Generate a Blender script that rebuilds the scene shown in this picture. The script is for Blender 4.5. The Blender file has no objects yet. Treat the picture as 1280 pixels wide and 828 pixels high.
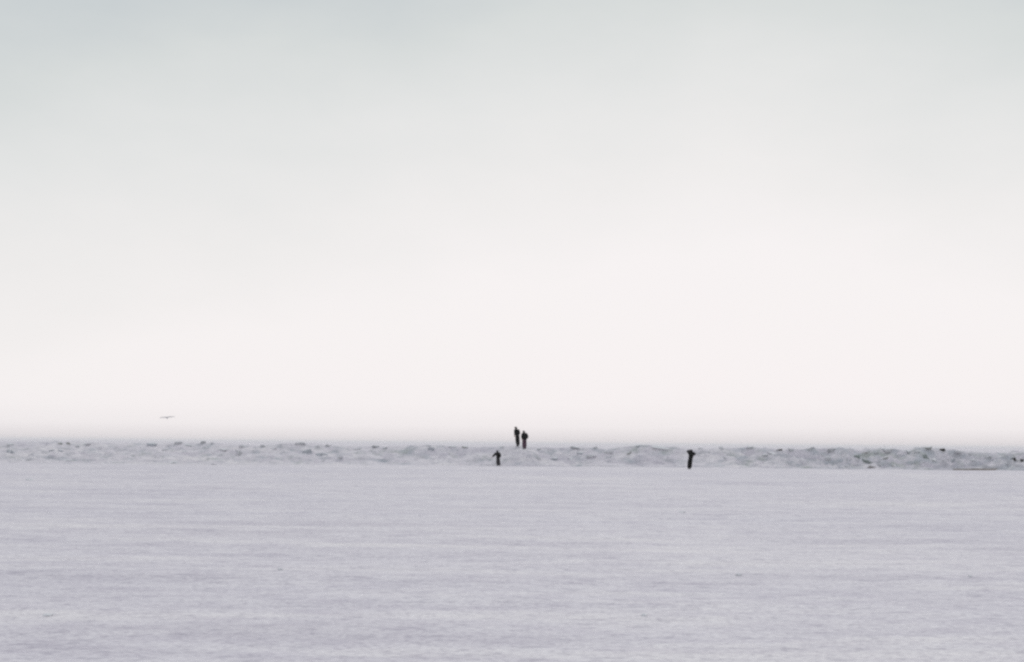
import bpy, bmesh, math, random
from mathutils import Vector, Matrix, noise

random.seed(7)
S = bpy.context.scene
COL = S.collection
R = math.radians

# ------------------------------------------------------------------ camera
HC = 2.05
F = 1280 * 50 / 36.0
ROLL, PITCH = R(0.5), math.atan(140 / F)
cd = bpy.data.cameras.new('camera')
cam = bpy.data.objects.new('camera', cd)
COL.objects.link(cam)
cd.sensor_width, cd.lens, cd.clip_start, cd.clip_end = 36, 50, 0.1, 90000
rot = Matrix.Rotation(R(90) + PITCH, 3, 'X') @ Matrix.Rotation(ROLL, 3, 'Z')
cam.matrix_world = Matrix.Translation((0, 0, HC)) @ rot.to_4x4()
S.camera = cam

def ray(px, py):
    return (rot @ Vector(((px - 640) / F, (414 - py) / F, -1))).normalized()

def P(px, py, Y):
    d = ray(px, py)
    return Vector((0, 0, HC)) + d * (Y / d.y)

def G(px, py):                                   # a point of the flat snow
    d = ray(px, py)
    return Vector((0, 0, HC)) + d * (-HC / d.z)

def px_of(X, Y):                                 # image column of a ground position (level crest)
    v = rot.transposed() @ Vector((X, Y, -HC + 1))
    return 640 + F * v.x / -v.z

def lerp_table(tab, x):
    if x <= tab[0][0]: return tab[0][1]
    for (a, u), (b, v) in zip(tab, tab[1:]):
        if x <= b: return u + (v - u) * (x - a) / (b - a)
    return tab[-1][1]

def sstep(a, b, x):
    t = max(0.0, min(1.0, (x - a) / (b - a)))
    return t * t * (3 - 2 * t)

# ------------------------------------------------------------------ materials
def srgb(r, g, b):
    f = lambda c: (c / 255 / 12.92) if c / 255 <= .04045 else ((c / 255 + .055) / 1.055) ** 2.4
    return (f(r), f(g), f(b), 1)

def new_mat(name, rough=.7, spec=.25):
    m = bpy.data.materials.new(name)
    m.use_nodes = True
    nt = m.node_tree
    b = nt.nodes['Principled BSDF']
    b.inputs['Roughness'].default_value = rough
    b.inputs['Specular IOR Level'].default_value = spec
    return m, nt, b

def N(nt, t, **kw):
    n = nt.nodes.new(t)
    for k, v in kw.items(): setattr(n, k, v)
    return n

def noise_node(nt, vec, scale, detail=4, rough=.55, stretch=(1, 1, 1)):
    mp = N(nt, 'ShaderNodeMapping')
    mp.inputs['Scale'].default_value = stretch
    nt.links.new(vec, mp.inputs['Vector'])
    n = N(nt, 'ShaderNodeTexNoise')
    n.inputs['Scale'].default_value = scale
    n.inputs['Detail'].default_value = detail
    n.inputs['Roughness'].default_value = rough
    nt.links.new(mp.outputs[0], n.inputs['Vector'])
    return n.outputs['Fac']

def ramp(nt, fac, stops):
    r = N(nt, 'ShaderNodeValToRGB')
    el = r.color_ramp.elements
    while len(el) < len(stops): el.new(.5)
    for e, (p, c) in zip(el, stops):
        e.position = p
        e.color = c if len(c) == 4 else (*c, 1)
    nt.links.new(fac, r.inputs[0])
    return r.outputs[0]

def mixc(nt, fac, a, b, mode='MIX'):
    m = N(nt, 'ShaderNodeMix', data_type='RGBA', blend_type=mode)
    for sock, v in ((m.inputs[0], fac), (m.inputs[6], a), (m.inputs[7], b)):
        if hasattr(v, 'is_linked'): nt.links.new(v, sock)
        else: sock.default_value = v
    return m.outputs[2]

def snow_material(name, ridge=False):
    m, nt, b = new_mat(name, .75, .12)
    pos = N(nt, 'ShaderNodeNewGeometry').outputs['Position']
    # wind crust: long drifts and thinner, bluer patches of bare ice, drawn out across the wind
    big = noise_node(nt, pos, .055, 5, .6, (.35, 1, 1))
    mid = noise_node(nt, pos, .55, 5, .65, (.22, 1, 1))
    fine = noise_node(nt, pos, 5.5, 3, .6, (.55, 1, 1))
    c = ramp(nt, big, [(.36, (.88, .85, .88)), (.62, (.95, .915, .925))])
    c2 = ramp(nt, mid, [(.32, (.83, .815, .85)), (.5, (.94, .93, .95)), (.64, (1, .99, .985))])
    c3 = ramp(nt, fine, [(.30, (.76, .755, .79)), (.47, (.97, .97, .98)), (.7, (1, 1, 1))])
    grit = noise_node(nt, pos, 17, 2, .6, (.75, 1, 1))
    c4 = ramp(nt, grit, [(.34, (.78, .77, .80)), (.56, (1, 1, 1))])
    blot = noise_node(nt, pos, 1.7, 4, .7, (.45, 1, 1))
    c5 = ramp(nt, blot, [(.33, (.87, .86, .89)), (.56, (1, 1, 1))])
    col = mixc(nt, 1.0, mixc(nt, 1.0, c, c2, 'MULTIPLY'), c3, 'MULTIPLY')
    col = mixc(nt, 1.0, mixc(nt, 1.0, col, c4, 'MULTIPLY'), c5, 'MULTIPLY')
    if ridge:                                     # broken grey-green ice showing between the drifts, more of it to the right
        sx = N(nt, 'ShaderNodeSeparateXYZ'); nt.links.new(pos, sx.inputs[0])
        mr = N(nt, 'ShaderNodeMapRange'); nt.links.new(sx.outputs[0], mr.inputs[0])
        for k, v in ((1, 16), (2, 34), (3, 0), (4, .075)): mr.inputs[k].default_value = v
        add = N(nt, 'ShaderNodeMath', operation='ADD')
        nt.links.new(noise_node(nt, pos, .85, 6, .68, (.7, 1, 1.6)), add.inputs[0]); nt.links.new(mr.outputs[0], add.inputs[1])
        ice = ramp(nt, noise_node(nt, pos, .5, 3), [(.35, (.40, .40, .43)), (.5, (.45, .48, .53)), (.65, (.40, .43, .41))])
        col = mixc(nt, ramp(nt, add.outputs[0], [(.50, (0, 0, 0)), (.66, (.8, .8, .8))]), col, ice)
    nt.links.new(col, b.inputs['Base Color'])
    h1 = noise_node(nt, pos, 1.3 if not ridge else 2.0, 6, .62, (.4, 1, 1) if not ridge else (.8, 1, 1))
    h2 = noise_node(nt, pos, 9, 4, .6, (.6, 1, 1))
    ad = N(nt, 'ShaderNodeMath', operation='MULTIPLY_ADD')
    nt.links.new(h2, ad.inputs[0]); ad.inputs[1].default_value = .22
    nt.links.new(h1, ad.inputs[2])
    bp = N(nt, 'ShaderNodeBump')
    bp.inputs['Strength'].default_value = .55
    bp.inputs['Distance'].default_value = .12
    nt.links.new(ad.outputs[0], bp.inputs['Height'])
    nt.links.new(bp.outputs[0], b.inputs['Normal'])
    return m

def chunk_material(name, col, snowy=.62):
    m, nt, b = new_mat(name, .8, .15)
    g = N(nt, 'ShaderNodeNewGeometry')
    n = noise_node(nt, g.outputs['Position'], 3.5, 5, .65)
    base = ramp(nt, n, [(.3, tuple(c * .65 for c in col)), (.7, tuple(min(1, c * 1.3) for c in col))])
    sep = N(nt, 'ShaderNodeSeparateXYZ')
    nt.links.new(g.outputs['Normal'], sep.inputs[0])
    ma = N(nt, 'ShaderNodeMath', operation='MULTIPLY_ADD')      # snow lodged on the flat tops
    nt.links.new(n, ma.inputs[0]); ma.inputs[1].default_value = .5
    nt.links.new(sep.outputs[2], ma.inputs[2])
    fac = ramp(nt, ma.outputs[0], [(snowy + .25, (0, 0, 0)), (snowy + .37, (1, 1, 1))])
    nt.links.new(mixc(nt, fac, base, (.78, .78, .81, 1)), b.inputs['Base Color'])
    bp = N(nt, 'ShaderNodeBump'); bp.inputs['Strength'].default_value = .5; bp.inputs['Distance'].default_value = .05
    nt.links.new(noise_node(nt, g.outputs['Position'], 8, 4), bp.inputs['Height'])
    nt.links.new(bp.outputs[0], b.inputs['Normal'])
    return m

def plain(name, col, rough=.95, spec=.02, scale=30):
    m, nt, b = new_mat(name, rough, spec)
    tc = N(nt, 'ShaderNodeTexCoord').outputs['Object']
    n = noise_node(nt, tc, scale, 3)
    nt.links.new(ramp(nt, n, [(.3, tuple(c * .7 for c in col)), (.7, tuple(min(1, c * 1.3) for c in col))]), b.inputs['Base Color'])
    return m

M_snow = snow_material('wind_packed_snow')
M_ridge = snow_material('ridge_snow', True)
MC = {
    'dark': chunk_material('dark_chunk', (.05, .048, .044), .85),
    'grey': chunk_material('grey_chunk', (.45, .45, .47)),
    'blue': chunk_material('blue_grey_chunk', (.50, .515, .555)),
    'olive': chunk_material('olive_chunk', (.33, .33, .315)),
    'teal': chunk_material('greenish_chunk', (.27, .30, .292)),
    'brown': chunk_material('brown_chunk', (.33, .30, .295)),
    'faint': chunk_material('pale_chunk', (.58, .575, .60)),
    'snow': chunk_material('snow_lump', (.68, .675, .70), .3),
}

# ------------------------------------------------------------------ object helpers
def tag(o, label, cat=None, group=None, kind=None):
    o['label'] = label
    if cat: o['category'] = cat
    if group: o['group'] = group
    if kind: o['kind'] = kind
    return o

def link_mesh(name, me, mat, parent=None, smooth=True):
    o = bpy.data.objects.new(name, me)
    COL.objects.link(o)
    if mat: me.materials.append(mat)
    if smooth:
        for p in me.polygons: p.use_smooth = True
    if parent: o.parent = parent
    return o

# ------------------------------------------------------------------ terrain heights
CREST = [(-400, 554), (0, 552.5), (60, 552), (100, 552.5), (150, 553.5), (190, 554), (250, 553), (300, 555), (330, 557.5), (360, 553.5),
         (385, 553.5), (410, 556.5), (480, 558), (530, 556), (560, 557), (600, 558.5), (640, 557.5), (700, 559.5), (722, 558),
         (760, 561), (800, 556), (840, 558.5), (880, 561), (940, 558.5), (990, 561.5), (1040, 558.5), (1075, 561.5), (1105, 559.5),
         (1130, 561.5), (1160, 559), (1185, 560.5), (1210, 564.5), (1240, 565), (1280, 563.5), (1700, 566)]
FOOT = [(-400, 577), (0, 580), (300, 580.5), (460, 581.5), (640, 582.5), (960, 585.8), (1120, 586), (1280, 587), (1700, 591)]
FEET_TALL = P(646.8, 557.6, 131.6)
FEET_PLUM = P(655.6, 561.6, 130.4)

def crest_y(X):
    return 131.6 + 1.3 * noise.noise((X * .11, 3.1, 0)) + .6 * noise.noise((X * .5, 9.1, 0))

_cache = {}
def column(X):
    k = round(X, 3)
    if k not in _cache:
        yc = crest_y(X)
        p = px_of(X, yc)
        zc = P(p, lerp_table(CREST, p), yc).z
        f = G(p, lerp_table(FOOT, p))
        wob = (1.6 * noise.noise((X * .16, 2, 9)) + .8 * noise.noise((X * .6, 4, 9))) * (1 - .72 * sstep(300, 700, p))
        _cache[k] = (yc, zc, min(f.y + wob, yc - 3.5))
    return _cache[k]

def cells(x, y, s, seed):
    d, pts = noise.voronoi((x * s, y * s, seed))
    p = pts[0]
    return noise.cell((p.x * 7.3, p.y * 7.3, seed + .5)), min(1, (d[1] - d[0]) * 2.2)

def edge_mix(px):
    return .35 + .65 * sstep(250, 650, px)

def ridge_h(X, Y):
    yc, zc, yf = column(X)
    if Y <= yf: return -.25
    if Y <= yc:
        t = (Y - yf) / (yc - yf)
        px = px_of(X, Y)
        edge = sstep(380, 620, px) * (.7 + .6 * noise.noise((X * .3, 5, 5)))
        step = .085 * edge * sstep(0, .05, t)             # low ledge where the flat snow ends, lost under drift at the left
        p = t * .55 + .45 * t ** 1.8
        p = p * edge_mix(px) + t ** 1.7 * (1 - edge_mix(px))
        h = step + (zc - step) * p
        env = min(1, t * 3.2) * (1 - .6 * sstep(.8, 1, t))
    else:
        t = (Y - yc) / 11
        if t >= 1: return -.25
        h = zc * (1 - sstep(0, 1, t)) - .02
        env = .35 * (1 - t)
    px = px_of(X, Y)
    rough = lerp_table([(0, .55), (450, .45), (900, .55), (1030, 1.25), (1280, 1.2)], px)
    a, e = cells(X * .8, Y * 1.2, 1.0, 1.7)
    a2, e2 = cells(X, Y * 1.3, 2.3, 5.2)
    h += env * rough * (.50 * (a * e - .25) + .26 * (a2 * e2 - .25) + .20 * noise.noise((X * .35, Y * .7, 2)) + .13 * noise.noise((X * 1.7, Y * 2.2, 4)))
    if Y > yc - 1.2: h = min(h, zc + .08 + .08 * noise.noise((X * 2.3, 1, 1)))
    for q in (FEET_TALL, FEET_PLUM):                      # trodden flat where people stand
        d = math.hypot(X - q.x, (Y - q.y) * 1.0)
        w = 1 - sstep(.4, 1.8, d)
        h = h * (1 - w) + q.z * w
    return h

def ground_h(X, Y):
    r = math.hypot(X, Y)
    if r > 900: return 0
    k = 1 - sstep(300, 900, r)
    w = X * .06 + .5 * noise.noise((X * .05, Y * .05, 8))
    h = .10 * noise.noise((X * .035, Y * .12 + .2 * w, 1)) + .055 * noise.noise((X * .10, Y * .42 + w, 2))
    s = noise.noise((X * .22 + 2 * noise.noise((X * .1, Y * .2, 6)), Y * 1.1, 3))
    h += .030 * s + .014 * noise.noise((X * .6, Y * 2.2, 5))
    return k * (h - .05 * 0)

# ------------------------------------------------------------------ snow plain: one sheet to the horizon
def axis(pos):
    return [-v for v in reversed(pos)] + ([0.0] if pos[0] != 0 else []) + pos
xs = axis([.42 * i for i in range(1, 170)] + [71.4 * 1.16 ** i for i in range(1, 41)])
ys = [-30000, -12000, -5000, -2000, -800, -300, -120, -50, -25, -12, -5, 0, 3, 5, 7, 8.5, 9.3]
y = 9.8
while y < 40: ys.append(y); y += .11
while y < 150: ys.append(y); y += .11 * (y / 40) ** 1.5
while y < 30000: ys.append(y); y *= 1.05
ys.append(30500)
nx = len(xs)
verts = [(x, y, ground_h(x, y)) for y in ys for x in xs]
faces = [(j * nx + i, j * nx + i + 1, (j + 1) * nx + i + 1, (j + 1) * nx + i) for j in range(len(ys) - 1) for i in range(nx - 1)]
me = bpy.data.meshes.new('snow_ground')
me.from_pydata(verts, [], faces)
tag(link_mesh('ground', me, M_snow), 'flat open plain of pale wind-streaked snow', 'ground', kind='structure')

# ------------------------------------------------------------------ ridge of heaped ice and snow
xs2 = [-110 + .16 * i for i in range(int(220 / .16) + 1)]
ysr = []
y = 112.0
while y < 136: ysr.append(y); y += .16
while y < 148: ysr.append(y); y += .6
nx = len(xs2)
verts = [(x, y, ridge_h(x, y)) for y in ysr for x in xs2]
faces = []
for j in range(len(ysr) - 1):
    for i in range(nx - 1):
        q = (j * nx + i, j * nx + i + 1, (j + 1) * nx + i + 1, (j + 1) * nx + i)
        if max(verts[v][2] for v in q) > -.2: faces.append(q)
me = bpy.data.meshes.new('ridge')
me.from_pydata(verts, [], faces)
bm = bmesh.new(); bm.from_mesh(me)
bmesh.ops.delete(bm, geom=[v for v in bm.verts if not v.link_faces], context='VERTS')
bm.to_mesh(me); bm.free()
tag(link_mesh('ridge', me, M_ridge), 'low rugged ridge of heaped snow and ice crossing the plain', 'ridge', kind='structure')

def surface_z(X, Y):
    return max(ground_h(X, Y), ridge_h(X, Y) if 110 < Y < 149 else -9)

def hit(px, py):
    d = ray(px, py)
    p = Vector((0, 0, HC)) + d * (100 / d.y)
    for _ in range(2500):
        if p.z < surface_z(p.x, p.y): return p
        p += d * .02
        if p.y > crest_y(p.x) - .15: break
    p.z = surface_z(p.x, p.y)
    return p

# ------------------------------------------------------------------ chunks in the ridge
def chunk_mesh(w, h, dep, seed, facets=16):
    rnd = random.Random(seed)
    bm = bmesh.new()
    for _ in range(facets):
        v = Vector((rnd.uniform(-1, 1), rnd.uniform(-1, 1), rnd.uniform(-1, 1)))
        v = v / max(abs(v.x), abs(v.y), abs(v.z)) * rnd.uniform(.75, 1)
        v *= 1 - .18 * (v.length - 1)
        bm.verts.new((v.x * w / 2, v.y * dep / 2, v.z * h / 2))
    r = bmesh.ops.convex_hull(bm, input=bm.verts)
    bmesh.ops.delete(bm, geom=[v for v in bm.verts if not v.link_faces], context='VERTS')
    bmesh.ops.bevel(bm, geom=list(bm.edges), offset=min(w, h) * .06, segments=1, affect='EDGES')
    bmesh.ops.recalc_face_normals(bm, faces=bm.faces)
    me = bpy.data.meshes.new('chunk'); bm.to_mesh(me); bm.free()
    return me

G1 = 'dark and grey chunks showing in the snowy ridge'
GL = {
    'grey': 'low grey chunk half buried in the snowy ridge',
    'blue': 'low bluish grey chunk half buried in the snowy ridge',
    'olive': 'low olive grey chunk half buried in the snowy ridge',
    'teal': 'greenish grey chunk half buried in the snowy ridge',
    'brown': 'low brownish chunk half buried in the snowy ridge',
    'faint': 'pale chunk almost buried in the snowy ridge',
}
CH = [  # px, py, width px, height px, colour, own label
    (74.5, 555, 7, 4.2, 'olive', 'left one of two dark chunks side by side on the ridge crest, far left'),
    (85, 555.3, 7, 4.2, 'olive', 'right one of two dark chunks side by side on the ridge crest, far left'),
    (96, 558.8, 9, 3, 'grey', 0), (108, 556, 12, 3, 'faint', 0), (75, 564, 7, 4, 'blue', 'bluish chunk below the two dark chunks at the far left of the ridge'),
    (64, 564, 9, 3, 'blue', 0), (13, 557, 9, 6, 'faint', 0), (11, 566, 6, 8, 'blue', 0), (35, 575, 8, 3, 'faint', 0), (84, 576, 12, 3, 'faint', 0),
    (189, 556.3, 14, 5.5, 'blue', 'broad bluish grey chunk standing alone on the ridge crest at left'),
    (222, 554.2, 14, 3, 'faint', 0), (236, 557, 15, 4, 'grey', 0), (254, 552.8, 7, 4.5, 'grey', 'small grey chunk poking above the ridge skyline at left'),
    (266, 553.4, 6, 3, 'grey', 0), (205, 563, 12, 4, 'faint', 0), (278, 562.5, 20, 4, 'faint', 0), (306, 559, 15, 5, 'faint', 0), (300, 568, 7, 8, 'faint', 0),
    (258, 561, 6, 4, 'faint', 0), (232, 565, 10, 3, 'faint', 0), (215, 578.5, 14, 3, 'blue', 0), (268, 581, 9, 2.5, 'faint', 0), (275, 570, 7, 4, 'faint', 0),
    (329, 559, 10, 5, 'grey', 'grey chunk in the dip of the ridge skyline left of the blue-grey mound'), (341, 561.5, 9, 4, 'faint', 0), (375, 555.5, 16, 5, 'faint', 0), (384, 565.5, 12, 6, 'blue', 0),
    (402, 569.5, 17, 5, 'blue', 'wide bluish chunk low on the ridge face left of middle'), (408, 557.5, 6, 5, 'grey', 0), (396, 558.5, 10, 3, 'faint', 0),
    (446, 562, 14, 4, 'faint', 0), (470, 559, 12, 3.5, 'grey', 0), (424, 573, 10, 4, 'faint', 0), (404, 577, 6, 3, 'faint', 0),
    (481, 561, 7, 4.5, 'grey', 0), (541, 562.5, 15, 7, 'blue', 'pale bluish slab on the upper ridge left of the pair of people'), (581, 559, 10, 4, 'olive', 'dark chunk on the ridge crest left of the people'),
    (565, 558.5, 13, 3, 'faint', 0), (535, 555.8, 7, 3, 'faint', 0), (626, 556, 9, 3.5, 'faint', 0),
    (673, 561.7, 8, 4, 'grey', 'grey chunk just right of the pair on the ridge'), (683, 565, 5, 3, 'faint', 0), (692, 574, 11, 5, 'blue', 'bluish chunk low on the ridge right of the pair'),
    (720, 560, 15, 4.5, 'grey', 0), (726, 567, 11, 3.2, 'blue', 0), (739, 571, 14, 4, 'faint', 0), (715, 574, 9, 3, 'faint', 0), (745, 561, 8, 4.5, 'grey', 0),
    (760, 566, 15, 4, 'faint', 0), (785, 567.2, 11, 4.5, 'olive', 'dark grey chunk in the ridge face left of the lone person in black'), (797, 557.8, 8, 4, 'grey', 0), (671, 573, 10, 3, 'faint', 0),
    (825, 559.8, 22, 4.5, 'faint', 'long low pale chunk on the crest left of the lone person in black'), (875, 561, 8, 4, 'faint', 0), (902, 561.5, 6, 6, 'faint', 0), (907, 573, 6, 3, 'grey', 0), (938, 560, 11, 4, 'grey', 0),
    (957, 569, 9, 3, 'grey', 0), (886, 565.5, 6, 4, 'faint', 0),
    (974, 562, 8, 4.2, 'dark', 'small very dark chunk near the crest right of the lone person in black'), (990, 563.5, 9, 4, 'grey', 0), (966, 568, 12, 4, 'faint', 0), (1014, 561.5, 9, 5, 'grey', 0),
    (1040, 560, 13, 5, 'grey', 0), (1083, 576.5, 21, 9, 'teal', 'largest greenish grey block, low on the right part of the ridge'), (1082, 567, 6, 5, 'brown', 0),
    (1108, 572.5, 10, 4, 'olive', 0), (1070, 571, 11, 6, 'teal', 0), (1036, 574, 6, 6, 'faint', 0), (1118, 583, 7, 5, 'brown', 0), (1057, 582.5, 12, 3, 'faint', 0), (1088, 584, 16, 3, 'brown', 'thin brownish slab at the ridge foot under the largest greenish block'),
    (1110, 563, 18, 5, 'faint', 0), (1095, 567, 6, 5, 'grey', 0), (1098, 582, 7, 4, 'grey', 0), (1026, 569, 8, 4, 'faint', 0),
    (1137, 561.5, 9, 3.5, 'grey', 0), (1160, 560.5, 11, 4.5, 'olive', 'olive grey chunk beside the dark chunk on the right skyline'), (1178, 561.2, 8.5, 6, 'dark', 'darkest chunk standing up on the ridge skyline at right'),
    (1157, 571.5, 11, 7, 'teal', 'greenish chunk in the middle of the right ridge face'), (1165, 575.5, 12, 5, 'grey', 'dark grey chunk under the greenish one in the right ridge face'), (1140, 578.5, 8, 4.5, 'blue', 0), (1122, 570, 5, 4, 'grey', 0),
    (1154, 579, 6, 4, 'faint', 0), (1192, 576, 8, 5, 'blue', 0), (1200, 566, 16, 5, 'faint', 0), (1236, 573, 8, 6, 'grey', 0), (1250, 570, 7, 6, 'faint', 0),
    (1266, 574.8, 9, 5, 'dark', 'dark brown chunk at the right end of the ridge, larger of two'), (1278, 575.6, 6, 4, 'dark', 'dark brown chunk at the right end of the ridge, smaller of two'),
    (1256, 579.5, 9, 3.5, 'faint', 0), (1217, 576, 9, 4, 'faint', 0), (1146, 566, 8, 4, 'grey', 0), (1213, 568, 7, 4, 'faint', 0),
]
for i, (px, py, w, h, c, lab) in enumerate(CH):
    p = hit(px, py)
    m = p.y / F
    w, h = w * m, h * m
    o = link_mesh('ice_chunk', chunk_mesh(w * 1.08, h * 1.25, max(h * 1.3, w * .7), 100 + i), MC[c], smooth=False)
    o.location = (p.x, p.y + .08, p.z - .07 * h)
    o.rotation_euler = (random.uniform(-.25, .25), random.uniform(-.4, .4) * h / w, random.uniform(-.5, .5))
    tag(o, lab or GL[c], 'ice chunk', G1)

# small white hummocks of drifted ice along the crest beyond the frame are part of the ridge mesh

# driftwood-like long strip at the foot of the ridge
def log_mesh(L, r, seed):
    rnd = random.Random(seed)
    bm = bmesh.new()
    n, k = 28, 12
    rings = []
    for i in range(n + 1):
        t = i / n
        rr = r * (1.0 - .35 * t) * (1 + .10 * noise.noise((t * 9, seed, 0)))
        cy, cz = .14 * noise.noise((t * 2.5, seed, 3)), .11 * noise.noise((t * 3, seed, 7))
        rings.append([bm.verts.new(((t - .5) * L, cy + rr * math.cos(a) * (1 + .08 * noise.noise((math.cos(a) * 2, math.sin(a) * 2, t * 6))), cz + rr * math.sin(a) * (1 + .08 * noise.noise((math.sin(a) * 2, 3, t * 6)))))
                      for a in (2 * math.pi * j / k for j in range(k))])
    for a, b in zip(rings, rings[1:]):
        for j in range(k): bm.faces.new((a[j], a[(j + 1) % k], b[(j + 1) % k], b[j]))
    bm.faces.new(rings[0]); bm.faces.new(list(reversed(rings[-1])))
    bmesh.ops.recalc_face_normals(bm, faces=bm.faces)
    me = bpy.data.meshes.new('log'); bm.to_mesh(me); bm.free()
    return me
a, b = G(1192, 587.6), G(1246, 587.8)
mid = (a + b) / 2
L = (b - a).length
lg = link_mesh('driftwood_log', log_mesh(L, .15, 3), plain('weathered_wood', (.30, .265, .245), scale=2))
lg.location = (mid.x, mid.y, .03 + ground_h(mid.x, mid.y)); lg.rotation_euler = (0, 0, math.atan2(-(b.y - a.y), -(b.x - a.x)))
tag(lg, 'long low grey-brown log lying along the foot of the ridge at right', 'log')

# ------------------------------------------------------------------ lumps on the open snow
LUMPS = [
    (37, 600.5, 10, 3, 'broad bluish snow lump on the plain at the far left, close below the ridge'),
    (853, 642, 9, 2, 'thin snow lump on the plain straight below the lone person in black'),
    (923, 721, 8, 3, 'small grey snow lump farther right of the two near ones on the plain'),
    (805, 772, 9, 3.5, 'small grey snow lump nearest the viewer, right of middle'),
    (60, 770, 14, 3.5, 'flat grey snow lump nearest the viewer at far left'),
    (350, 719.5, 7, 3, 'small bluish snow lump on the plain left of middle'),
    (1213, 724, 6, 3, 'small snow lump on the plain at far right'),
]
for i, (px, py, w, h, lab) in enumerate(LUMPS):
    p = G(px, py)
    m = p.y / F
    me = chunk_mesh(w * m, h * m * 1.2, w * m * .9, 500 + i, 22)
    o = link_mesh('snow_lump', me, MC['snow'])
    o.location = (p.x, p.y, ground_h(p.x, p.y) + h * m * .25)
    o.rotation_euler = (0, 0, random.uniform(0, 3))
    tag(o, lab, 'snow lump', 'loose lumps on the open snow')

# ------------------------------------------------------------------ people
def skin(name, pts, edges, mat, parent, sub=2):
    """One continuous surface grown over a skeleton: pts = {key: (position, radius or (rx, ry))}."""
    keys = list(pts)
    me = bpy.data.meshes.new(name)
    me.from_pydata([pts[k][0] for k in keys], [(keys.index(a), keys.index(b)) for a, b in edges], [])
    o = bpy.data.objects.new(name, me)
    COL.objects.link(o)
    mod = o.modifiers.new('skin', 'SKIN'); mod.use_smooth_shade = True
    ss = o.modifiers.new('sub', 'SUBSURF'); ss.levels = ss.render_levels = sub
    lay = me.skin_vertices[0].data
    for i, k in enumerate(keys):
        r = pts[k][1]
        lay[i].radius = r if isinstance(r, tuple) else (r, r)
        lay[i].use_root = i == 0
    bpy.context.view_layer.update()
    dg = bpy.context.evaluated_depsgraph_get()
    fin = bpy.data.meshes.new_from_object(o.evaluated_get(dg))
    bpy.data.objects.remove(o)
    fin.name = name
    fin.materials.clear()
    return link_mesh(name, fin, mat, parent)

M_skin = plain('skin', (.45, .28, .21))
M_black = plain('black_cloth', (.004, .004, .004))
M_char = plain('charcoal_trousers', (.036, .032, .037))
M_plum = plain('plum_trousers', (.085, .042, .066))
M_brown = plain('dark_brown_hat', (.007, .005, .004))
M_green = plain('greenish_black_cloth', (.004, .005, .005))
M_boot = plain('dark_boots', (.018, .016, .017))
M_greyhat = plain('grey_brown_hat', (.05, .043, .042))

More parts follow.
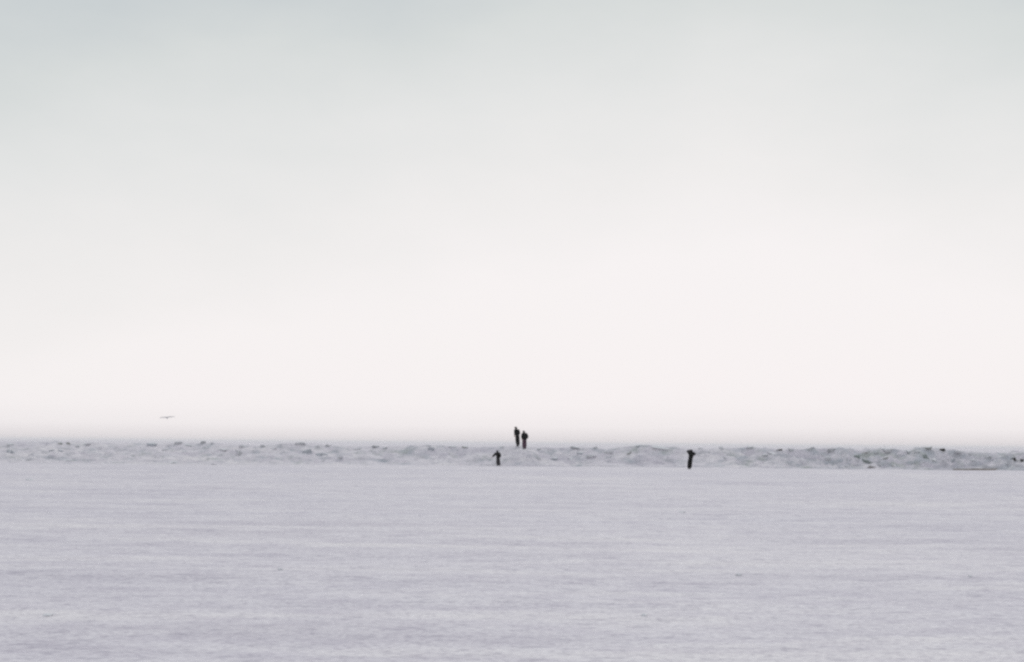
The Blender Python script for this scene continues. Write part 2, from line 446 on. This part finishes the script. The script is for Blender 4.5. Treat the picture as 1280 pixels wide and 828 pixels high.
def person(label, loc, facing, H, arms, mats, lean=(0, 0), headoff=(0, 0), feet=(0, 0), stance=.09, bulk=1.1, hood=False, group=None, stride=.05, coat=.74, LB=1.0):
    """facing: heading in radians (0 looks along +y). Offsets are (side, forward) in metres of a 1.75 m figure."""
    root = bpy.data.objects.new('person', None)
    COL.objects.link(root)
    root.location = (loc[0], loc[1], loc[2] - .045)          # boots pressed a little into the snow
    root.rotation_euler = (0, 0, facing)
    root.scale = (H / 1.75,) * 3
    tag(root, label, 'person', group)
    jm, tm, hm = mats
    V = Vector
    lx, ly = lean
    hx, hy = lx + headoff[0], ly + headoff[1]
    fx, fy = feet
    pel = V((lx * .35 + fx * .3, ly * .35 + fy * .3, .94))
    waist = V((lx * .55, ly * .55, 1.10)); chest = V((lx * .85, ly * .85, 1.32)); neck = V((lx, ly, 1.46))
    neck2 = V(((lx + hx) / 2, (ly + hy) / 2 + .01, 1.52)); head = V((hx, hy + .015, 1.62)); crown = V((hx, hy, 1.70))
    J = {'pel': (pel, (.09, .08)), 'waist': (waist, (.10, .08)), 'chest': (chest, (.12, .09)), 'neck': (neck, .058), 'neck2': (neck2, .055),
         'head': (head, (.078, .092)), 'crown': (crown, (.066, .078))}
    E = [('pel', 'waist'), ('waist', 'chest'), ('chest', 'neck'), ('neck', 'neck2'), ('neck2', 'head'), ('head', 'crown')]
    legs, arm_j = {}, {}
    for s, sgn in (('l', -1), ('r', 1)):
        hip = pel + V((sgn * .085, 0, -.05))
        foot = V((fx + sgn * stance, fy + sgn * stride, .09))
        knee = (hip + foot) / 2 + V((0, .035, .02))
        toe = V((foot.x + sgn * .02, foot.y + .15, .045))
        legs[s] = (hip, knee, foot, toe)
        J.update({'hip' + s: (hip, .062), 'knee' + s: (knee, .050), 'foot' + s: (foot, .042), 'toe' + s: (toe, .035)})
        E += [('pel', 'hip' + s), ('hip' + s, 'knee' + s), ('knee' + s, 'foot' + s), ('foot' + s, 'toe' + s)]
        sh, el, wr = [V(q) + (V((lx, ly, 0)) if i == 0 else V((lx * .8, ly * .8, 0))) for i, q in enumerate(arms[s])]
        d = (wr - el).normalized()
        palm = wr + d * .065
        arm_j[s] = (sh, el, wr)
        J.update({'sh' + s: (sh, .050), 'el' + s: (el, .038), 'wr' + s: (wr, .030), 'palm' + s: (palm, (.040, .020))})
        E += [('chest', 'sh' + s), ('sh' + s, 'el' + s), ('el' + s, 'wr' + s), ('wr' + s, 'palm' + s)]
        side = d.cross(V((0, 0, 1))); side = side.normalized() if side.length > .05 else V((0, 1, 0))
        curl = side.cross(d).normalized()
        for f, (o, ln) in enumerate(((-.030, .062), (-.010, .072), (.010, .068), (.030, .052))):
            b0 = palm + d * .028 + side * o
            b1 = b0 + d * ln * .55 - curl * .010
            b2 = b1 + d * ln * .40 - curl * .022
            J.update({f'fa{f}{s}': (b0, .010), f'fb{f}{s}': (b1, .009), f'fc{f}{s}': (b2, .0075)})
            E += [('palm' + s, f'fa{f}{s}'), (f'fa{f}{s}', f'fb{f}{s}'), (f'fb{f}{s}', f'fc{f}{s}')]
        t0 = wr + d * .035 - side * .036; t1 = t0 + d * .035 - side * .022; t2 = t1 + d * .028 - curl * .008
        J.update({f'ta{s}': (t0, .012), f'tb{s}': (t1, .010), f'tc{s}': (t2, .008)})
        E += [('wr' + s, f'ta{s}'), (f'ta{s}', f'tb{s}'), (f'tb{s}', f'tc{s}')]
    # face: nose, chin, ears
    J.update({'nose': (head + V((0, .112, -.005)), .013), 'chin': (head + V((0, .07, -.075)), .035)})
    E += [('head', 'nose'), ('head', 'chin')]
    for s, sgn in (('l', -1), ('r', 1)):
        J['ear' + s] = (head + V((sgn * .088, -.01, 0)), (.012, .022)); E.append(('head', 'ear' + s))
    body = skin('body', J, E, M_skin, root)
    # jacket: torso, sleeves, collar
    B = bulk
    JJ = {'pel': (pel + V((0, 0, coat - .94)), (.175 * B, .155 * B)), 'waist': (waist, (.165 * B, .140 * B)), 'chest': (chest, (.185 * B, .150 * B)),
          'col': (neck + V((0, -.01, .02)), (.085, .085))}
    EE = [('pel', 'waist'), ('waist', 'chest'), ('chest', 'col')]
    for s in 'lr':
        sh, el, wr = arm_j[s]
        JJ.update({'sh' + s: (sh, .105 * B), 'el' + s: (el, .085 * B), 'cu' + s: (el.lerp(wr, .94), .062)})
        EE += [('chest', 'sh' + s), ('sh' + s, 'el' + s), ('el' + s, 'cu' + s)]
    skin('jacket', JJ, EE, jm, root)
    TT = {'pel': (pel + V((0, 0, .06)), (.150, .130))}; TE = []
    for s in 'lr':
        hip, knee, foot, toe = legs[s]
        TT.update({'hip' + s: (hip + V((0, 0, -.05)), .118), 'knee' + s: (knee, .100 * LB), 'hem' + s: (foot + V((0, 0, .03)), .085 * LB)})
        TE += [('pel', 'hip' + s), ('hip' + s, 'knee' + s), ('knee' + s, 'hem' + s)]
    skin('trousers', TT, TE, tm, root)
    for s in 'lr':
        hip, knee, foot, toe = legs[s]
        skin('boot', {'sh': (foot + V((0, -.005, .10)), .064), 'an': (foot + V((0, -.01, 0)), (.062, .062)), 'ball': (foot + V((0, .10, -.035)), (.052, .055)), 'toe': (toe + V((0, .02, .005)), (.043, .048))},
             [('sh', 'an'), ('an', 'ball'), ('ball', 'toe')], M_boot, root)
    if hood:
        skin('hood', {'a': (neck + V((0, -.03, .02)), (.165, .12)), 'b': (head + V((0, -.035, .0)), (.135, .115)), 'c': (crown + V((0, -.025, .01)), (.085, .085))},
             [('a', 'b'), ('b', 'c')], hm, root)
    else:
        skin('woolly_hat', {'b': (head + V((0, -.02, .045)), (.098, .108)), 'c': (crown + V((0, -.015, .02)), (.078, .085)), 'd': (crown + V((0, -.03, .065)), (.032, .032))},
             [('b', 'c'), ('c', 'd')], hm, root)
    for sgn in (-1, 1):                                     # eyes
        bm = bmesh.new(); bmesh.ops.create_uvsphere(bm, u_segments=10, v_segments=8, radius=.012)
        e = bpy.data.meshes.new('eye'); bm.to_mesh(e); bm.free()
        eo = link_mesh('eye', e, M_boot, root); eo.location = head + V((sgn * .032, .088, .018))
    return root

GP = 'people on the snow by the ridge'
q = hit(622.6, 582.6)
person('person in black jacket and grey trousers, one arm held out, below the pair',
       (q.x, q.y - .15, surface_z(q.x, q.y - .15)), R(8), 1.47,
       {'l': ((-.20, 0, 1.36), (-.42, .03, 1.14), (-.58, .10, .99)), 'r': ((.19, 0, 1.36), (.26, -.05, 1.10), (.21, .12, .93))},
       (M_black, M_char, M_black), lean=(-.05, .03), headoff=(-.05, .03), feet=(.04, 0), stance=.10, bulk=1.4, hood=True, group=GP, LB=1.42)
q = G(862, 587.4)
person('person all in black with both elbows raised, standing alone on the flat snow',
       (q.x, q.y, ground_h(q.x, q.y)), R(-4), 1.70,
       {'l': ((-.18, 0, 1.44), (-.36, .08, 1.55), (-.10, .16, 1.63)), 'r': ((.18, 0, 1.40), (.32, .08, 1.27), (.14, .24, 1.46))},
       (M_black, M_black, M_black), lean=(.18, .05), headoff=(-.04, .10), feet=(-.02, 0), stance=.07, bulk=1.34, hood=True, group=GP, LB=1.38)
person('tall person all in black, the left one of the pair on the ridge top',
       (FEET_TALL.x, FEET_TALL.y, FEET_TALL.z), R(28), 1.86,
       {'l': ((-.18, 0, 1.38), (-.20, -.06, 1.12), (-.15, .10, .95)), 'r': ((.18, 0, 1.38), (.21, -.07, 1.12), (.16, .10, .94))},
       (M_green, M_black, M_brown), lean=(-.05, .06), headoff=(-.10, .06), feet=(.06, 0), stance=.085, bulk=1.1, hood=True, group=GP, coat=.60, LB=1.38)
person('person in black jacket and plum trousers, right one of the pair on the ridge',
       (FEET_PLUM.x, FEET_PLUM.y, FEET_PLUM.z), R(22), 1.78,
       {'l': ((-.19, 0, 1.38), (-.25, -.04, 1.12), (-.17, .13, .96)), 'r': ((.19, 0, 1.38), (.30, -.06, 1.13), (.20, .08, .95))},
       (M_black, M_plum, M_greyhat), lean=(-.01, .02), headoff=(-.07, .05), stance=.10, bulk=1.2, hood=True, group=GP, LB=1.38)

# ------------------------------------------------------------------ bird low over the ridge
def gull():
    bm = bmesh.new()
    n = 14
    rings = []
    for i in range(n + 1):                                   # body from beak to tail along y
        t = i / n
        r = .060 * math.sin(math.pi * min(1, t * 1.02) ** .75) ** .8 + .004
        flat = 1 - .75 * sstep(.72, 1, t)
        wide = 1 + 1.6 * sstep(.75, 1, t)
        rings.append([bm.verts.new((r * wide * math.cos(a), .21 - .46 * t, r * flat * math.sin(a))) for a in (2 * math.pi * j / 12 for j in range(12))])
    for a, b in zip(rings, rings[1:]):
        for j in range(12): bm.faces.new((a[j], a[(j + 1) % 12], b[(j + 1) % 12], b[j]))
    bm.faces.new(rings[0]); bm.faces.new(rings[-1])
    for s in (-1, 1):                                        # wings: tapered, slightly arched, cambered
        secs = []
        for i in range(9):
            t = i / 8
            x = s * (.04 + .54 * t)
            z = .035 + .055 * math.sin(t * 2.2) - .045 * t
            c = .24 * (1 - t) ** .55 + .04
            y0 = .09 - .05 * t + .06 * math.sin(t * 3)
            th = .020 * (1 - t) + .005
            secs.append([bm.verts.new(p) for p in ((x, y0, z), (x, y0 - .35 * c, z + th), (x, y0 - c, z), (x, y0 - .4 * c, z - th * .6))])
        for a, b in zip(secs, secs[1:]):
            for j in range(4): bm.faces.new((a[j], a[(j + 1) % 4], b[(j + 1) % 4], b[j]))
        bm.faces.new(secs[-1]); bm.faces.new(secs[0])
    bmesh.ops.recalc_face_normals(bm, faces=bm.faces)
    me = bpy.data.meshes.new('bird'); bm.to_mesh(me); bm.free()
    return me
bird = link_mesh('bird', gull(), plain('pale_grey_plumage', (.80, .80, .80)))
bird.location = P(209, 522.5, 128); bird.rotation_euler = (R(-16), R(-5), R(14)); bird.scale = (1.2,) * 3
tag(bird, 'faint pale grey bird gliding low in the white sky above the ridge', 'bird')

# ------------------------------------------------------------------ haze
bm = bmesh.new()
bmesh.ops.create_cube(bm, size=1)
me = bpy.data.meshes.new('haze'); bm.to_mesh(me); bm.free()
hz = link_mesh('haze', me, None, smooth=False)
hz.scale = (66000, 66000, 8.5); hz.location = (0, 0, 8.5 / 2 - 1.3)
m = bpy.data.materials.new('haze'); m.use_nodes = True
nt = m.node_tree
nt.nodes.remove(nt.nodes['Principled BSDF'])
pv = N(nt, 'ShaderNodeVolumePrincipled')
pv.inputs['Color'].default_value = (.98, .965, .965, 1)
pv.inputs['Density'].default_value = 1 / 5200
nt.links.new(pv.outputs[0], nt.nodes['Material Output'].inputs['Volume'])
me.materials.append(m)
tag(hz, 'thin pale haze over the snow plain', 'haze', kind='stuff')

# ------------------------------------------------------------------ sky and sun
SUN_EL, SUN_AZ = R(42), R(9)
w = bpy.data.worlds.new('World'); S.world = w
w.use_nodes = True
nt = w.node_tree
bg = nt.nodes['Background']
BS = .1
sky = N(nt, 'ShaderNodeTexSky', sky_type='NISHITA')
sky.sun_disc = False
sky.sun_elevation, sky.sun_rotation = SUN_EL, SUN_AZ
sky.air_density, sky.dust_density = 1, 2
tc = N(nt, 'ShaderNodeTexCoord').outputs['Generated']
sp = N(nt, 'ShaderNodeSeparateXYZ'); nt.links.new(tc, sp.inputs[0])
def M(op, a, b):
    n = N(nt, 'ShaderNodeMath', operation=op)
    for s_, v in zip(n.inputs, (a, b)):
        if hasattr(v, 'is_linked'): nt.links.new(v, s_)
        else: s_.default_value = v
    return n.outputs[0]
az = M('ABSOLUTE', M('SUBTRACT', sp.outputs[0], .13), 0.)
cl = noise_node(nt, tc, 5.0, 5, .55, (1, 1, 2.2))
s_ = M('ADD', M('ADD', sp.outputs[2], M('MULTIPLY', az, .19)), M('MULTIPLY', M('SUBTRACT', cl, .5), .10))
def cc(r, g, b): return tuple(c / BS / 10 for c in srgb(r, g, b)[:3])
cloud_vignette = ramp(nt, s_, [(0, cc(246, 241, 242)), (.05, cc(247, 242, 243)), (.13, cc(246, 242, 242)), (.20, cc(238, 236, 235)), (.26, cc(227, 228, 227)),
                      (.32, cc(214, 218, 217)), (.40, cc(191, 199, 203)), (.48, cc(176, 188, 194)), (.64, cc(196, 203, 207)), (1, cc(205, 208, 212))])  # overcast tones; top-left darkening also puts lens vignetting into the sky colour
x10 = mixc(nt, 1.0, cloud_vignette, (10, 10, 10, 1), 'MULTIPLY')
murk = ramp(nt, sp.outputs[2], [(0, (.80, .79, .80)), (.005, (.875, .87, .877)), (.011, (.96, .96, .962)), (.026, (1, 1, 1))])
x10 = mixc(nt, 1.0, x10, murk, 'MULTIPLY')
nt.links.new(mixc(nt, .97, sky.outputs[0], x10), bg.inputs['Color'])
bg.inputs['Strength'].default_value = BS

sl = bpy.data.lights.new('sun', 'SUN')
sl.energy, sl.angle, sl.color = .68, R(25), (1, .955, .91)
so = bpy.data.objects.new('sun', sl); COL.objects.link(so)
d = Vector((math.sin(SUN_AZ) * math.cos(SUN_EL), math.cos(SUN_AZ) * math.cos(SUN_EL), math.sin(SUN_EL)))
so.rotation_euler = (-d).to_track_quat('-Z', 'Y').to_euler()

# ------------------------------------------------------------------ render settings
v = S.view_settings
v.view_transform, v.look, v.exposure, v.gamma, v.use_curve_mapping = 'Standard', 'None', 0, 1, False
S.render.resolution_x, S.render.resolution_y = 1024, 662
S.cycles.volume_bounces = 2
S.cycles.sample_clamp_direct = 3
S.cycles.sample_clamp_indirect = 1.5
S.cycles.max_bounces = 8
S.cycles.pixel_filter_type = 'BLACKMAN_HARRIS'
S.cycles.filter_width = 2.6
S.cycles.use_denoising = False
